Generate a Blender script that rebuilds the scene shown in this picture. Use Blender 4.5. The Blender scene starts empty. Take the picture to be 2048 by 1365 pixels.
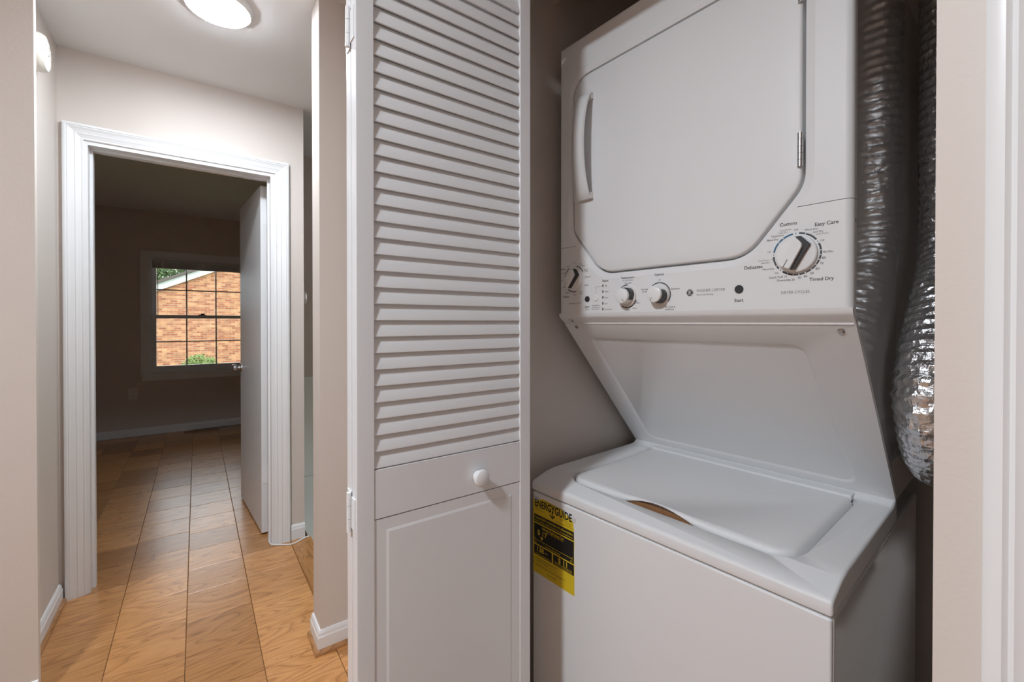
import bpy, bmesh, math, random
from mathutils import Vector, Matrix, noise
from mathutils.geometry import tessellate_polygon
PI = math.pi
random.seed(7)
scene = bpy.context.scene
COL = scene.collection

# ------------------------------------------------------------------ camera, world, sun, exposure
FPX, CX, HOR, CAMH = 870.0, 1024.0, 645.0, 1.225
YAW = math.atan2(631.0, FPX)                       # hall axis is this far to the left of the view axis
PITCH = math.radians(0.40)
cam_d = bpy.data.cameras.new('camera'); cam = bpy.data.objects.new('camera', cam_d); COL.objects.link(cam)
cam.location = (0, 0, CAMH)
cam.rotation_euler = (PI/2 - PITCH, 0, -YAW)
cam_d.sensor_width = 36.0; cam_d.lens = 36.0*FPX/2048.0
cam_d.shift_y = -(682.5 - FPX*math.tan(PITCH) - HOR)/2048.0
cam_d.clip_start = 0.01; cam_d.clip_end = 200
scene.camera = cam

world = bpy.data.worlds.new('world'); scene.world = world; world.use_nodes = True
bg = world.node_tree.nodes['Background']
bg.inputs[0].default_value = (0.90, 0.945, 1.0, 1); bg.inputs[1].default_value = 2.7

sun_d = bpy.data.lights.new('sun', 'SUN'); sun_d.energy = 0.5; sun_d.angle = math.radians(3); sun_d.color = (1.0, 0.95, 0.88)
sun = bpy.data.objects.new('sun_offscreen', sun_d); COL.objects.link(sun)
sun.rotation_euler = (math.radians(42), 0, math.radians(14))     # comes over the roof from behind, onto the house opposite

LAMP_HALL, LAMP_LANDING = 128.0, 270.0               # radiance of the ceiling disc lenses
vs = scene.view_settings
vs.view_transform = 'Standard'; vs.look = 'None'; vs.gamma = 1.0; vs.use_curve_mapping = False; vs.exposure = 0.55

# ------------------------------------------------------------------ materials
def new_mat(name):
    m = bpy.data.materials.new(name); m.use_nodes = True
    nt = m.node_tree; b = nt.nodes['Principled BSDF']
    return m, nt, b
def N(nt, t, **kw):
    n = nt.nodes.new(t)
    for k, v in kw.items(): setattr(n, k, v)
    return n
def plain(name, col, rough=0.5, metal=0.0, coat=0.0, bump=0.0, bscale=60.0, var=0.0, vscale=3.0):
    m, nt, b = new_mat(name)
    b.inputs['Base Color'].default_value = (*col, 1); b.inputs['Roughness'].default_value = rough
    b.inputs['Metallic'].default_value = metal
    if coat: b.inputs['Coat Weight'].default_value = coat; b.inputs['Coat Roughness'].default_value = 0.08
    tc = N(nt, 'ShaderNodeTexCoord')
    if var:
        n = N(nt, 'ShaderNodeTexNoise'); n.inputs['Scale'].default_value = vscale; n.inputs['Detail'].default_value = 4
        nt.links.new(tc.outputs['Object'], n.inputs['Vector'])
        mx = N(nt, 'ShaderNodeMixRGB'); mx.inputs[1].default_value = (*[c*(1-var) for c in col], 1); mx.inputs[2].default_value = (*[min(1, c*(1+var)) for c in col], 1)
        nt.links.new(n.outputs[0], mx.inputs[0]); nt.links.new(mx.outputs[0], b.inputs['Base Color'])
    if bump:
        n = N(nt, 'ShaderNodeTexNoise'); n.inputs['Scale'].default_value = bscale; n.inputs['Detail'].default_value = 3
        nt.links.new(tc.outputs['Object'], n.inputs['Vector'])
        bp = N(nt, 'ShaderNodeBump'); bp.inputs['Strength'].default_value = bump; bp.inputs['Distance'].default_value = 0.002
        nt.links.new(n.outputs[0], bp.inputs['Height']); nt.links.new(bp.outputs[0], b.inputs['Normal'])
    return m
M = {}
M['wall'] = plain('beige_wall_paint', (0.66, 0.595, 0.545), 0.62, bump=0.12, bscale=140, var=0.02)
M['ceiling'] = plain('ceiling_paint', (0.82, 0.82, 0.82), 0.8, bump=0.08, bscale=200)
M['white'] = plain('white_trim_paint', (0.80, 0.805, 0.81), 0.35, bump=0.05, bscale=40, var=0.01)
M['white_louver'] = plain('white_satin_door_paint', (0.78, 0.785, 0.80), 0.32, bump=0.06, bscale=70)
M['enamel'] = plain('white_enamel', (0.80, 0.803, 0.81), 0.46)
M['enamel_side'] = plain('white_enamel_cabinet', (0.80, 0.80, 0.80), 0.09, coat=1.0)
bs_ = M['enamel_side'].node_tree.nodes['Principled BSDF']; bs_.inputs['Coat IOR'].default_value = 1.75; bs_.inputs['Coat Roughness'].default_value = 0.05
M['plastic'] = plain('white_plastic', (0.82, 0.822, 0.825), 0.32)
M['knob_white'] = plain('knob_plastic', (0.84, 0.84, 0.84), 0.28)
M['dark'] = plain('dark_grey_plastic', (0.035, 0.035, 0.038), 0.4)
M['ink'] = plain('grey_print', (0.06, 0.06, 0.065), 0.5)
M['ink_light'] = plain('light_grey_print', (0.22, 0.22, 0.23), 0.5)
M['ink_blue'] = plain('blue_print', (0.03, 0.13, 0.24), 0.5)
M['ink_white'] = plain('white_print', (0.85, 0.85, 0.85), 0.5)
M['yellow'] = plain('yellow_paper', (0.72, 0.52, 0.02), 0.45, var=0.06, vscale=25)
M['black_print'] = plain('black_print', (0.012, 0.012, 0.012), 0.35)
M['torn'] = plain('torn_paper', (0.62, 0.62, 0.60), 0.8)
M['chrome'] = plain('brushed_steel', (0.62, 0.62, 0.63), 0.22, metal=1.0)
M['screw'] = plain('zinc_screw', (0.45, 0.45, 0.46), 0.3, metal=1.0)
M['cream'] = plain('cream_plastic', (0.80, 0.77, 0.70), 0.4)
M['plate'] = plain('outlet_plastic', (0.78, 0.76, 0.74), 0.35)
M['black_rubber'] = plain('black_rubber', (0.015, 0.015, 0.016), 0.5)
M['grout'] = plain('dark_floor_joint', (0.13, 0.06, 0.025), 0.7)
M['vent'] = plain('brown_vent_metal', (0.30, 0.15, 0.06), 0.45)
M['blind'] = plain('grey_white_blind', (0.62, 0.63, 0.65), 0.4)
M['vinyl'] = plain('window_vinyl', (0.80, 0.82, 0.84), 0.35)
M['cable'] = plain('white_cable', (0.80, 0.80, 0.79), 0.4)
M['roof'] = plain('roof_shingle', (0.12, 0.10, 0.09), 0.9, var=0.3, vscale=20)
M['bark'] = plain('tree_bark', (0.11, 0.075, 0.05), 0.9, bump=0.5, bscale=20)
M['lawn'] = plain('lawn', (0.10, 0.16, 0.05), 0.95, var=0.3, vscale=4)
M['gap_shade'] = plain('brown_gap_shade', (0.30, 0.145, 0.06), 0.8, bump=0.4, bscale=300, var=0.2, vscale=80)  # brown shade and reflection inside the lid gap, put into colour
M['wood_strip'] = None

def emission(name, col, s):
    m, nt, b = new_mat(name)
    b.inputs['Base Color'].default_value = (0.9, 0.9, 0.9, 1)
    b.inputs['Emission Color'].default_value = (*col, 1); b.inputs['Emission Strength'].default_value = s
    return m
M['lens_hall'] = emission('lamp_lens_hall', (0.865, 0.945, 1.03), LAMP_HALL)
M['lens_landing'] = emission('lamp_lens_landing', (0.865, 0.945, 1.03), LAMP_LANDING)

def glass_mat():
    m = bpy.data.materials.new('window_glass'); m.use_nodes = True; nt = m.node_tree
    for n in list(nt.nodes): nt.nodes.remove(n)
    out = N(nt, 'ShaderNodeOutputMaterial'); tr = N(nt, 'ShaderNodeBsdfTransparent'); gl = N(nt, 'ShaderNodeBsdfGlossy')
    gl.inputs['Roughness'].default_value = 0.02; tr.inputs[0].default_value = (0.95, 0.97, 0.97, 1)
    fr = N(nt, 'ShaderNodeFresnel'); fr.inputs[0].default_value = 1.45; mx = N(nt, 'ShaderNodeMixShader')
    nt.links.new(fr.outputs[0], mx.inputs[0]); nt.links.new(tr.outputs[0], mx.inputs[1]); nt.links.new(gl.outputs[0], mx.inputs[2])
    nt.links.new(mx.outputs[0], out.inputs[0])
    return m
M['glass'] = glass_mat()

def wood_mat(name, dark, mid, light, axis_scale=(1.0, 4.5, 1.0), rough=0.30, per_object=True):
    m, nt, b = new_mat(name)
    tc = N(nt, 'ShaderNodeTexCoord'); oi = N(nt, 'ShaderNodeObjectInfo')
    mp = N(nt, 'ShaderNodeMapping'); mp.inputs['Scale'].default_value = axis_scale
    add = N(nt, 'ShaderNodeVectorMath', operation='ADD')
    mul = N(nt, 'ShaderNodeVectorMath', operation='SCALE'); mul.inputs['Scale'].default_value = 37.0
    cmb = N(nt, 'ShaderNodeCombineXYZ')
    for i in range(3): nt.links.new(oi.outputs['Random'], cmb.inputs[i])
    nt.links.new(cmb.outputs[0], mul.inputs[0])
    nt.links.new(tc.outputs['Object'], mp.inputs['Vector'])
    nt.links.new(mp.outputs[0], add.inputs[0]); nt.links.new(mul.outputs[0], add.inputs[1])
    # broad cathedral figure + fine pores
    n1 = N(nt, 'ShaderNodeTexNoise'); n1.inputs['Scale'].default_value = 1.5; n1.inputs['Detail'].default_value = 2; n1.inputs['Distortion'].default_value = 0.4
    nt.links.new(add.outputs[0], n1.inputs['Vector'])
    w = N(nt, 'ShaderNodeMath', operation='MULTIPLY'); w.inputs[1].default_value = 16.0
    fr = N(nt, 'ShaderNodeMath', operation='FRACT')
    nt.links.new(n1.outputs[0], w.inputs[0]); nt.links.new(w.outputs[0], fr.inputs[0])
    n2 = N(nt, 'ShaderNodeTexNoise'); n2.inputs['Scale'].default_value = 30.0; n2.inputs['Detail'].default_value = 6; n2.inputs['Roughness'].default_value = 0.7
    st_ = N(nt, 'ShaderNodeVectorMath', operation='MULTIPLY'); st_.inputs[1].default_value = tuple(0.5 if a <= 1.6 else 2.2 for a in axis_scale)
    nt.links.new(add.outputs[0], st_.inputs[0]); nt.links.new(st_.outputs[0], n2.inputs['Vector'])
    ramp = N(nt, 'ShaderNodeValToRGB'); e = ramp.color_ramp.elements
    e[0].position = 0.0; e[0].color = (*dark, 1); e[1].position = 1.0; e[1].color = (*mid, 1)
    e2 = ramp.color_ramp.elements.new(0.18); e2.color = (*mid, 1); e3 = ramp.color_ramp.elements.new(0.7); e3.color = (*light, 1)
    nt.links.new(fr.outputs[0], ramp.inputs[0])
    pore = N(nt, 'ShaderNodeValToRGB'); pe = pore.color_ramp.elements; pe[0].position = 0.33; pe[0].color = (0.62, 0.58, 0.52, 1); pe[1].position = 0.5; pe[1].color = (1, 1, 1, 1)
    nt.links.new(n2.outputs[0], pore.inputs[0])
    mx = N(nt, 'ShaderNodeMixRGB', blend_type='MULTIPLY'); mx.inputs[0].default_value = 0.75
    nt.links.new(ramp.outputs[0], mx.inputs[1]); nt.links.new(pore.outputs[0], mx.inputs[2])
    tone = N(nt, 'ShaderNodeValToRGB'); te = tone.color_ramp.elements
    te[0].color = (0.74, 0.71, 0.68, 1); te[1].color = (1.20, 1.22, 1.28, 1)
    nt.links.new(oi.outputs['Random'], tone.inputs[0])
    m2 = N(nt, 'ShaderNodeMixRGB', blend_type='MULTIPLY'); m2.inputs[0].default_value = 1.0 if per_object else 0.0
    nt.links.new(mx.outputs[0], m2.inputs[1]); nt.links.new(tone.outputs[0], m2.inputs[2])
    nt.links.new(m2.outputs[0], b.inputs['Base Color'])
    b.inputs['Roughness'].default_value = rough
    b.inputs['Coat Weight'].default_value = 0.25; b.inputs['Coat Roughness'].default_value = 0.22
    bp = N(nt, 'ShaderNodeBump'); bp.inputs['Strength'].default_value = 0.18; bp.inputs['Distance'].default_value = 0.001
    nt.links.new(n2.outputs[0], bp.inputs['Height']); nt.links.new(bp.outputs[0], b.inputs['Normal'])
    return m
M['parquet'] = wood_mat('oak_parquet', (0.37, 0.165, 0.052), (0.54, 0.25, 0.082), (0.62, 0.305, 0.11))
M['border'] = wood_mat('oak_border', (0.25, 0.11, 0.03), (0.45, 0.20, 0.06), (0.52, 0.25, 0.08), axis_scale=(9, 1, 1), per_object=False)
M['wood_strip'] = wood_mat('oak_shoe', (0.26, 0.12, 0.045), (0.44, 0.22, 0.09), (0.50, 0.26, 0.11), axis_scale=(1.5, 1.5, 8), per_object=False)

def brick_mat():
    m, nt, b = new_mat('red_brick_wall')
    tc = N(nt, 'ShaderNodeTexCoord'); mp = N(nt, 'ShaderNodeMapping'); mp.inputs['Rotation'].default_value = (PI/2, 0, 0)
    br = N(nt, 'ShaderNodeTexBrick')
    br.inputs['Color1'].default_value = (0.34, 0.115, 0.055, 1); br.inputs['Color2'].default_value = (0.58, 0.29, 0.14, 1); br.inputs['Mortar'].default_value = (0.40, 0.31, 0.23, 1)
    br.inputs['Scale'].default_value = 1.0; br.inputs['Mortar Size'].default_value = 0.006; br.inputs['Brick Width'].default_value = 0.21; br.inputs['Row Height'].default_value = 0.072
    br.inputs['Bias'].default_value = -0.1
    nt.links.new(tc.outputs['Object'], mp.inputs['Vector']); nt.links.new(mp.outputs[0], br.inputs['Vector'])
    n = N(nt, 'ShaderNodeTexNoise'); n.inputs['Scale'].default_value = 5.0; n.inputs['Detail'].default_value = 6; nt.links.new(tc.outputs['Object'], n.inputs['Vector'])
    mx = N(nt, 'ShaderNodeMixRGB', blend_type='OVERLAY'); mx.inputs[0].default_value = 0.5
    nt.links.new(br.outputs[0], mx.inputs[1]); nt.links.new(n.outputs[0], mx.inputs[2]); nt.links.new(mx.outputs[0], b.inputs['Base Color'])
    b.inputs['Roughness'].default_value = 0.9
    return m
M['brick'] = brick_mat()

def leaf_mat(name, c1, c2):
    m, nt, b = new_mat(name)
    tc = N(nt, 'ShaderNodeTexCoord'); n = N(nt, 'ShaderNodeTexNoise'); n.inputs['Scale'].default_value = 6.0
    nt.links.new(tc.outputs['Object'], n.inputs['Vector'])
    mx = N(nt, 'ShaderNodeMixRGB'); mx.inputs[1].default_value = (*c1, 1); mx.inputs[2].default_value = (*c2, 1)
    nt.links.new(n.outputs[0], mx.inputs[0]); nt.links.new(mx.outputs[0], b.inputs['Base Color']); b.inputs['Roughness'].default_value = 0.6
    return m
M['leaf'] = leaf_mat('green_leaves', (0.09, 0.16, 0.035), (0.22, 0.28, 0.07))
M['leaf_dark'] = leaf_mat('dark_leaves', (0.05, 0.10, 0.03), (0.12, 0.19, 0.06))

def foil_mat():
    m, nt, b = new_mat('crinkled_foil')
    b.inputs['Metallic'].default_value = 1.0; b.inputs['Base Color'].default_value = (0.72, 0.72, 0.73, 1); b.inputs['Roughness'].default_value = 0.30
    tc = N(nt, 'ShaderNodeTexCoord')
    v = N(nt, 'ShaderNodeTexVoronoi'); v.inputs['Scale'].default_value = 70.0
    n = N(nt, 'ShaderNodeTexNoise'); n.inputs['Scale'].default_value = 120.0; n.inputs['Detail'].default_value = 4
    nt.links.new(tc.outputs['Object'], v.inputs['Vector']); nt.links.new(tc.outputs['Object'], n.inputs['Vector'])
    ad = N(nt, 'ShaderNodeMath', operation='ADD'); nt.links.new(v.outputs['Distance'], ad.inputs[0]); nt.links.new(n.outputs[0], ad.inputs[1])
    bp = N(nt, 'ShaderNodeBump'); bp.inputs['Strength'].default_value = 0.7; bp.inputs['Distance'].default_value = 0.004
    nt.links.new(ad.outputs[0], bp.inputs['Height']); nt.links.new(bp.outputs[0], b.inputs['Normal'])
    return m
M['foil'] = foil_mat()

# ------------------------------------------------------------------ mesh helpers
class MB:
    def __init__(self): self.v = []; self.f = []
    def add(self, vs, fs):
        o = len(self.v); self.v += [tuple(p) for p in vs]; self.f += [tuple(i+o for i in f) for f in fs]; return self
    def box(self, x0, x1, y0, y1, z0, z1):
        vs = [(x0,y0,z0),(x1,y0,z0),(x1,y1,z0),(x0,y1,z0),(x0,y0,z1),(x1,y0,z1),(x1,y1,z1),(x0,y1,z1)]
        return self.add(vs, [(0,3,2,1),(4,5,6,7),(0,1,5,4),(1,2,6,5),(2,3,7,6),(3,0,4,7)])
    def prism(self, poly, d0, d1, fn):
        """poly: 2D points; fn(p, q, d) -> 3D"""
        n = len(poly); vs = [fn(p, q, d0) for p, q in poly]+[fn(p, q, d1) for p, q in poly]
        fs = [(i, (i+1) % n, n+(i+1) % n, n+i) for i in range(n)]
        fs += [tuple(range(n))[::-1], tuple(range(n, 2*n))]
        return self.add(vs, fs)
    def loops(self, loops, cap0=False, cap1=False):
        n = len(loops[0]); vs = []; fs = []
        for l in loops: vs += l
        for k in range(len(loops)-1):
            for i in range(n):
                j = (i+1) % n
                fs.append((k*n+i, k*n+j, (k+1)*n+j, (k+1)*n+i))
        if cap0: fs.append(tuple(range(n))[::-1])
        if cap1: fs.append(tuple(range((len(loops)-1)*n, len(loops)*n)))
        return self.add(vs, fs)
    def tube(self, path, r, n=10, cap=True):
        path = [Vector(p) for p in path]; rs = r if isinstance(r, (list, tuple)) else [r]*len(path)
        t0 = (path[1]-path[0]).normalized(); u = t0.orthogonal().normalized(); L = []
        for i, p in enumerate(path):
            t = (path[min(i+1, len(path)-1)]-path[max(i-1, 0)]).normalized()
            u = (u-t*u.dot(t)).normalized(); w = t.cross(u)
            L.append([tuple(p+(u*math.cos(2*PI*k/n)+w*math.sin(2*PI*k/n))*rs[i]) for k in range(n)])
        return self.loops(L, cap, cap)
    def lathe(self, prof, fn, n=32):
        """prof: (r, h); fn(x, y, h) -> 3D"""
        L = [[fn(r*math.cos(2*PI*k/n), r*math.sin(2*PI*k/n), h) for k in range(n)] for r, h in prof]
        return self.loops(L, True, True)
    def build(self, name, mat, parent=None, bevel=0.0, seg=2, smooth=None, wn=False, loc=None, bev_filter=None):
        me = bpy.data.meshes.new(name); bm = bmesh.new()
        vs = [bm.verts.new(p) for p in self.v]
        for f in self.f:
            try: bm.faces.new([vs[i] for i in f])
            except ValueError: pass
        bmesh.ops.remove_doubles(bm, verts=bm.verts, dist=1e-6)
        bmesh.ops.recalc_face_normals(bm, faces=bm.faces)
        if bevel:
            ed = [e for e in bm.edges if len(e.link_faces) == 2 and e.calc_face_angle(0) > 0.5 and (bev_filter is None or bev_filter(e))]
            bmesh.ops.bevel(bm, geom=ed, offset=bevel, segments=seg, profile=0.5, affect='EDGES', clamp_overlap=True)
        bm.to_mesh(me); bm.free()
        if smooth is None: smooth = bool(bevel)
        if smooth:
            me.shade_smooth(); me.set_sharp_from_angle(angle=math.radians(40))
        return link(name, me, mat, parent, loc, wn or bool(bevel))
def link(name, me, mat, parent=None, loc=None, wn=False):
    if not me.materials: me.materials.append(M[mat] if isinstance(mat, str) else mat)
    o = bpy.data.objects.new(name, me); COL.objects.link(o)
    if loc is not None: o.location = loc
    if parent is not None: o.parent = parent
    if wn:
        w = o.modifiers.new('wn', 'WEIGHTED_NORMAL'); w.keep_sharp = True
    return o
def round_poly(pts, seg=8):
    """pts: (x, y, r) corners, returns dense outline"""
    out = []; n = len(pts)
    for i in range(n):
        p = Vector(pts[i][:2]); a = Vector(pts[i-1][:2]); b = Vector(pts[(i+1) % n][:2]); r = pts[i][2]
        if r <= 0: out.append(tuple(p)); continue
        d1 = (a-p).normalized(); d2 = (b-p).normalized(); ang = d1.angle(d2)
        t = r/math.tan(ang/2); c = p+(d1+d2).normalized()*(r/math.sin(ang/2))
        s = p+d1*t; e = p+d2*t; va = s-c; vb = e-c; th = va.angle(vb); sg = 1 if va.x*vb.y-va.y*vb.x > 0 else -1
        for k in range(seg+1):
            q = th*k/seg*sg; out.append((c.x+va.x*math.cos(q)-va.y*math.sin(q), c.y+va.x*math.sin(q)+va.y*math.cos(q)))
    return out
def offset(poly, d):
    """grow a closed outline by d"""
    n = len(poly); area = sum(poly[i][0]*poly[(i+1) % n][1]-poly[(i+1) % n][0]*poly[i][1] for i in range(n)); sg = 1 if area > 0 else -1
    out = []
    for i in range(n):
        a = Vector(poly[i-1]); p = Vector(poly[i]); b = Vector(poly[(i+1) % n])
        n1 = Vector(((p-a).y, -(p-a).x)).normalized(); n2 = Vector(((b-p).y, -(b-p).x)).normalized()
        m = (n1+n2); m = m/max(m.dot(n1), 0.3) if m.length > 1e-6 else n1
        out.append((p.x+m.x*d*sg, p.y+m.y*d*sg))
    return out
def props(o, label=None, cat=None, group=None, kind=None):
    if label: o['label'] = label
    if cat: o['category'] = cat
    if group: o['group'] = group
    if kind: o['kind'] = kind
    return o
def empty(name, loc=(0,0,0), rz=0.0, parent=None):
    o = bpy.data.objects.new(name, None); COL.objects.link(o); o.location = loc; o.rotation_euler = (0, 0, rz); o.empty_display_size = 0.05
    if parent: o.parent = parent
    return o
def struct(o, label=None): o['kind'] = 'structure'; return o

# =================================================================== THE SETTING
CEIL = 2.435
XL, XR, XS = -0.49, 0.50, 0.515        # hall left wall face, closet front wall face, stair edge
Y_DOOR, Y_DOOR2, Y_WIN = 2.705, 2.825, 6.15
def wall(name, boxes, mat='wall'):
    m = MB()
    for b in boxes: m.box(*b)
    return struct(m.build(name, mat))
ZB = -0.12
# floor slab pieces (stairwell left open)
fl = MB()
fl.box(-2.52, 1.95, -1.72, 1.84, -0.12, -0.004)
fl.box(-2.52, XS, 1.84, 3.46, -0.12, -0.004)
fl.box(-2.52, 1.52, 3.46, 6.28, -0.12, -0.004)
floor = struct(fl.build('floor', 'grout'))
TS = 0.2286
def tile_mesh():
    g = 0.0009; h = TS/2-g; b = 0.0016
    m = MB(); L = []
    for s, z in ((h, -0.0045), (h, -b*0.8), (h-b, 0.0)):
        L.append([(-s,-s,z),(s,-s,z),(s,s,z),(-s,s,z)])
    m.loops(L, False, True)
    me = bpy.data.meshes.new('parquet_tile'); me.from_pydata(m.v, [], m.f); me.update(); me.materials.append(M['parquet']); return me
TILE = tile_mesh()
in_view = []; rest = MB()
def in_room(x, y):
    h = TS*0.5
    if y < 1.84: return -2.4-h < x < (0.56 if y < 1.70 else 0.42)
    if y < Y_DOOR2+0.02: return XL-h < x < 0.42
    return -2.4-h < x < (0.42 if y < 3.59 else 1.4)
x0t, y0t = -0.038+TS/2, 2.005+TS/2
rs = random.Random(3)
for i in range(-11, 8):
    off = rs.uniform(-0.03, 0.03)
    for j in range(-18, 20):
        x = x0t+i*TS; y = y0t+j*TS+off
        if y < -1.6 or y > 6.15 or not in_room(x, y): continue
        # clip the sight wedge: through the hall and the bedroom doorway
        vis = (1.0 < y < 2.95 and -0.7 < x < 0.6) or (y >= 2.95 and -0.40*(y/2.69)-0.25 < x < 0.33*(y/2.69)+0.35)
        if vis:
            o = link('parquet_tile', TILE, 'parquet', floor, (x, y, 0)); o.rotation_euler = (rs.uniform(-.002,.002), rs.uniform(-.002,.002), (0 if rs.random() < .85 else PI)); in_view.append(o)
        else:
            h = TS/2-0.0006
            rest.add([(x-h,y-h,0),(x+h,y-h,0),(x+h,y+h,0),(x-h,y+h,0),(x-h,y-h,-.0045),(x+h,y-h,-.0045),(x+h,y+h,-.0045),(x-h,y+h,-.0045)], [(0,1,2,3),(0,4,5,1),(1,5,6,2),(2,6,7,3),(3,7,4,0)])
o = rest.build('parquet_tiles_outlying', 'parquet', floor); o['kind'] = 'stuff'
# border board along the stair edge, with rounded nosing
MB().box(0.4195, XS+0.012, 1.842, 2.70, -0.03, 0.001).build('border_board', 'border', floor, bevel=0.006, seg=3)

# ceiling
MBc = MB().box(-2.64, 1.95, -1.84, 6.4, CEIL, CEIL+0.15)
ceiling = struct(MBc.build('ceiling', 'ceiling'))
# walls
wall('wall_left', [(XL-0.12, XL, 2.13, Y_DOOR, ZB, CEIL)])
wall('wall_left_corner', [(-2.52, -0.49, 2.01, 2.13, ZB, CEIL), (-0.49, -0.414, 2.01, 2.035, ZB, CEIL)])
wall('wall_door', [(-2.52, -0.405, Y_DOOR, Y_DOOR2, ZB, CEIL), (0.355, 0.496, Y_DOOR, Y_DOOR2, ZB, CEIL), (-0.405, 0.355, Y_DOOR, Y_DOOR2, 2.045, CEIL)])
wall('wall_partition', [(0.400, 0.496, Y_DOOR2, 3.46, ZB, CEIL)])
wall('wall_stub', [(0.369, 1.75, 1.72, 1.84, -2.8, CEIL)])
wall('wall_stairs_far', [(0.400, 1.75, 3.46, 3.56, 0.825, CEIL)])
wall('wall_stairs_low', [(0.400, 1.75, 3.45, 3.56, 0.10, 0.825)], 'ceiling')
wall('trim_3', [(0.400, 1.75, 3.43, 3.56, -2.8, 0.10)], 'white')
wall('wall_stairs_right', [(1.75, 1.87, 1.72, 2.2, -2.8, CEIL), (1.75, 1.87, 3.3, 3.56, -2.8, CEIL), (1.75, 1.87, 2.2, 3.3, 0.55, CEIL), (1.75, 1.87, 2.2, 3.3, -2.8, -1.7)])
wall('wall_stairs_under', [(0.40, 0.505, 1.84, 3.43, -2.8, -0.125)])
wall('floor_below', [(0.40, 1.87, 1.72, 3.56, -2.9, -2.8)], 'wood_strip')
wall('wall_closet_front', [(XR, 0.62, 0.895, 1.72, ZB, CEIL), (XR, 0.62, 0.087, 0.895, 2.055, CEIL), (XR, 0.62, 0.035, 0.087, ZB, CEIL)])
wall('wall_closet_left', [(0.62, 1.75, 0.995, 1.10, ZB, CEIL)])
wall('wall_closet_right', [(0.62, 1.75, -0.06, 0.06, ZB, CEIL)])
wall('wall_closet_back', [(1.75, 1.87, -0.06, 1.72, ZB, CEIL)])
wall('trim_4', [(0.62, 0.887, 0.06, 0.995, 2.19, CEIL)])          # soffit inside the closet head
wall('wall_right_near', [(XR, 0.62, -1.72, -0.80, ZB, CEIL), (XR, 0.62, -0.80, 0.035, 2.055, CEIL)])
wall('wall_behind', [(-2.64, 0.62, -1.84, -1.72, ZB, CEIL)])
# landing
WX = -2.52
wall('wall_landing', [(WX-0.12, WX, -1.72, 2.13, ZB, CEIL)])
# bedroom
wall('wall_bedroom_left', [(WX-0.12, WX, 2.13, 6.28, ZB, CEIL)])
wall('wall_bedroom_right', [(1.40, 1.52, 3.56, 6.28, ZB, CEIL)])
WX0, WX1, WZ0, WZ1 = -0.42, 0.525, 0.665, 1.945      # window opening
wall('wall_window', [(-2.64, WX0, Y_WIN, Y_WIN+0.13, ZB, CEIL), (WX1, 1.52, Y_WIN, Y_WIN+0.13, ZB, CEIL), (WX0, WX1, Y_WIN, Y_WIN+0.13, ZB, WZ0), (WX0, WX1, Y_WIN, Y_WIN+0.13, WZ1, CEIL)])

def side_window(name, x, y0, y1, z0, z1, n):
    w = struct(empty(name, (x, y0, z0))); f = 0.05; L, H = y1-y0, z1-z0
    fm = MB(); fm.box(0, 0.06, 0, L, 0, f); fm.box(0, 0.06, 0, L, H-f, H); fm.box(0, 0.06, 0, f, f, H-f); fm.box(0, 0.06, L-f, L, f, H-f)
    fm.build('frame', 'white', w)
    for k in range(1, n): MB().box(0.01, 0.05, L*k/n-0.015, L*k/n+0.015, f, H-f).build('mullion', 'white', w)
    for k in range(n): MB().box(0.028, 0.032, f if k == 0 else L*k/n+0.015, L-f if k == n-1 else L*(k+1)/n-0.015, f, H-f).build('pane', 'glass', w)
side_window('added_stairs_window_offscreen', 1.78, 2.2, 3.3, -1.7, 0.55, 2)  # assumed window out of view, added to light the stairwell from below
# baseboards: profile (t out of wall, z)
BPROF = [(0, 0), (0.013, 0), (0.013, 0.058), (0.010, 0.064), (0.009, 0.072), (0.005, 0.080), (0, 0.082)]
def baseboard(name, p0, p1, nrm, z=0.0, shoe=True, m0=0, m1=0):
    """runs from p0 to p1 along the foot of a wall with outward normal nrm; m0/m1 = mitre extension"""
    p0 = Vector(p0); p1 = Vector(p1); nrm = Vector(nrm); d = (p1-p0).normalized()
    L = []
    for p, mm in ((p0, -m0), (p1, m1)):
        L.append([tuple((p+nrm*t+d*(mm*t)).to_3d()+Vector((0, 0, z+h))) for t, h in BPROF])
    o = MB().loops(L, True, True).build(name, 'white'); struct(o)
    if shoe:
        sp = [(0.012, 0.0), (0.024, 0.0), (0.0235, 0.008), (0.020, 0.014), (0.012, 0.018)]; L = []
        for p, mm in ((p0, -m0), (p1, m1)):
            L.append([tuple((p+nrm*t+d*(mm*t)).to_3d()+Vector((0, 0, z+h))) for t, h in sp])
        MB().loops(L, True, True).build('shoe_molding', 'wood_strip', o)
    return o
BZ = 0.022
def bb(name, p0, p1, nrm, **k): return baseboard(name, p0, p1, nrm, **k)
bb('baseboard_left', (XL, 2.13), (XL, Y_DOOR-0.018), (1, 0))
bb('baseboard_door_wall', (0.425, Y_DOOR), (0.496, Y_DOOR), (0, -1), shoe=False)
bb('baseboard_stub', (0.369, 1.72), (0.50, 1.72), (0, -1), m0=1)
bb('baseboard_stub_end', (0.369, 1.84), (0.369, 1.72), (-1, 0), m1=1)
bb('baseboard_window', (-2.52, Y_WIN), (1.40, Y_WIN), (0, -1), shoe=False)
bb('baseboard_corner', (-2.52, 2.01), (-0.414, 2.01), (0, -1), m1=0)
bb('baseboard_closet_front', (0.50, 1.72), (0.50, 0.93), (-1, 0))

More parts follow.
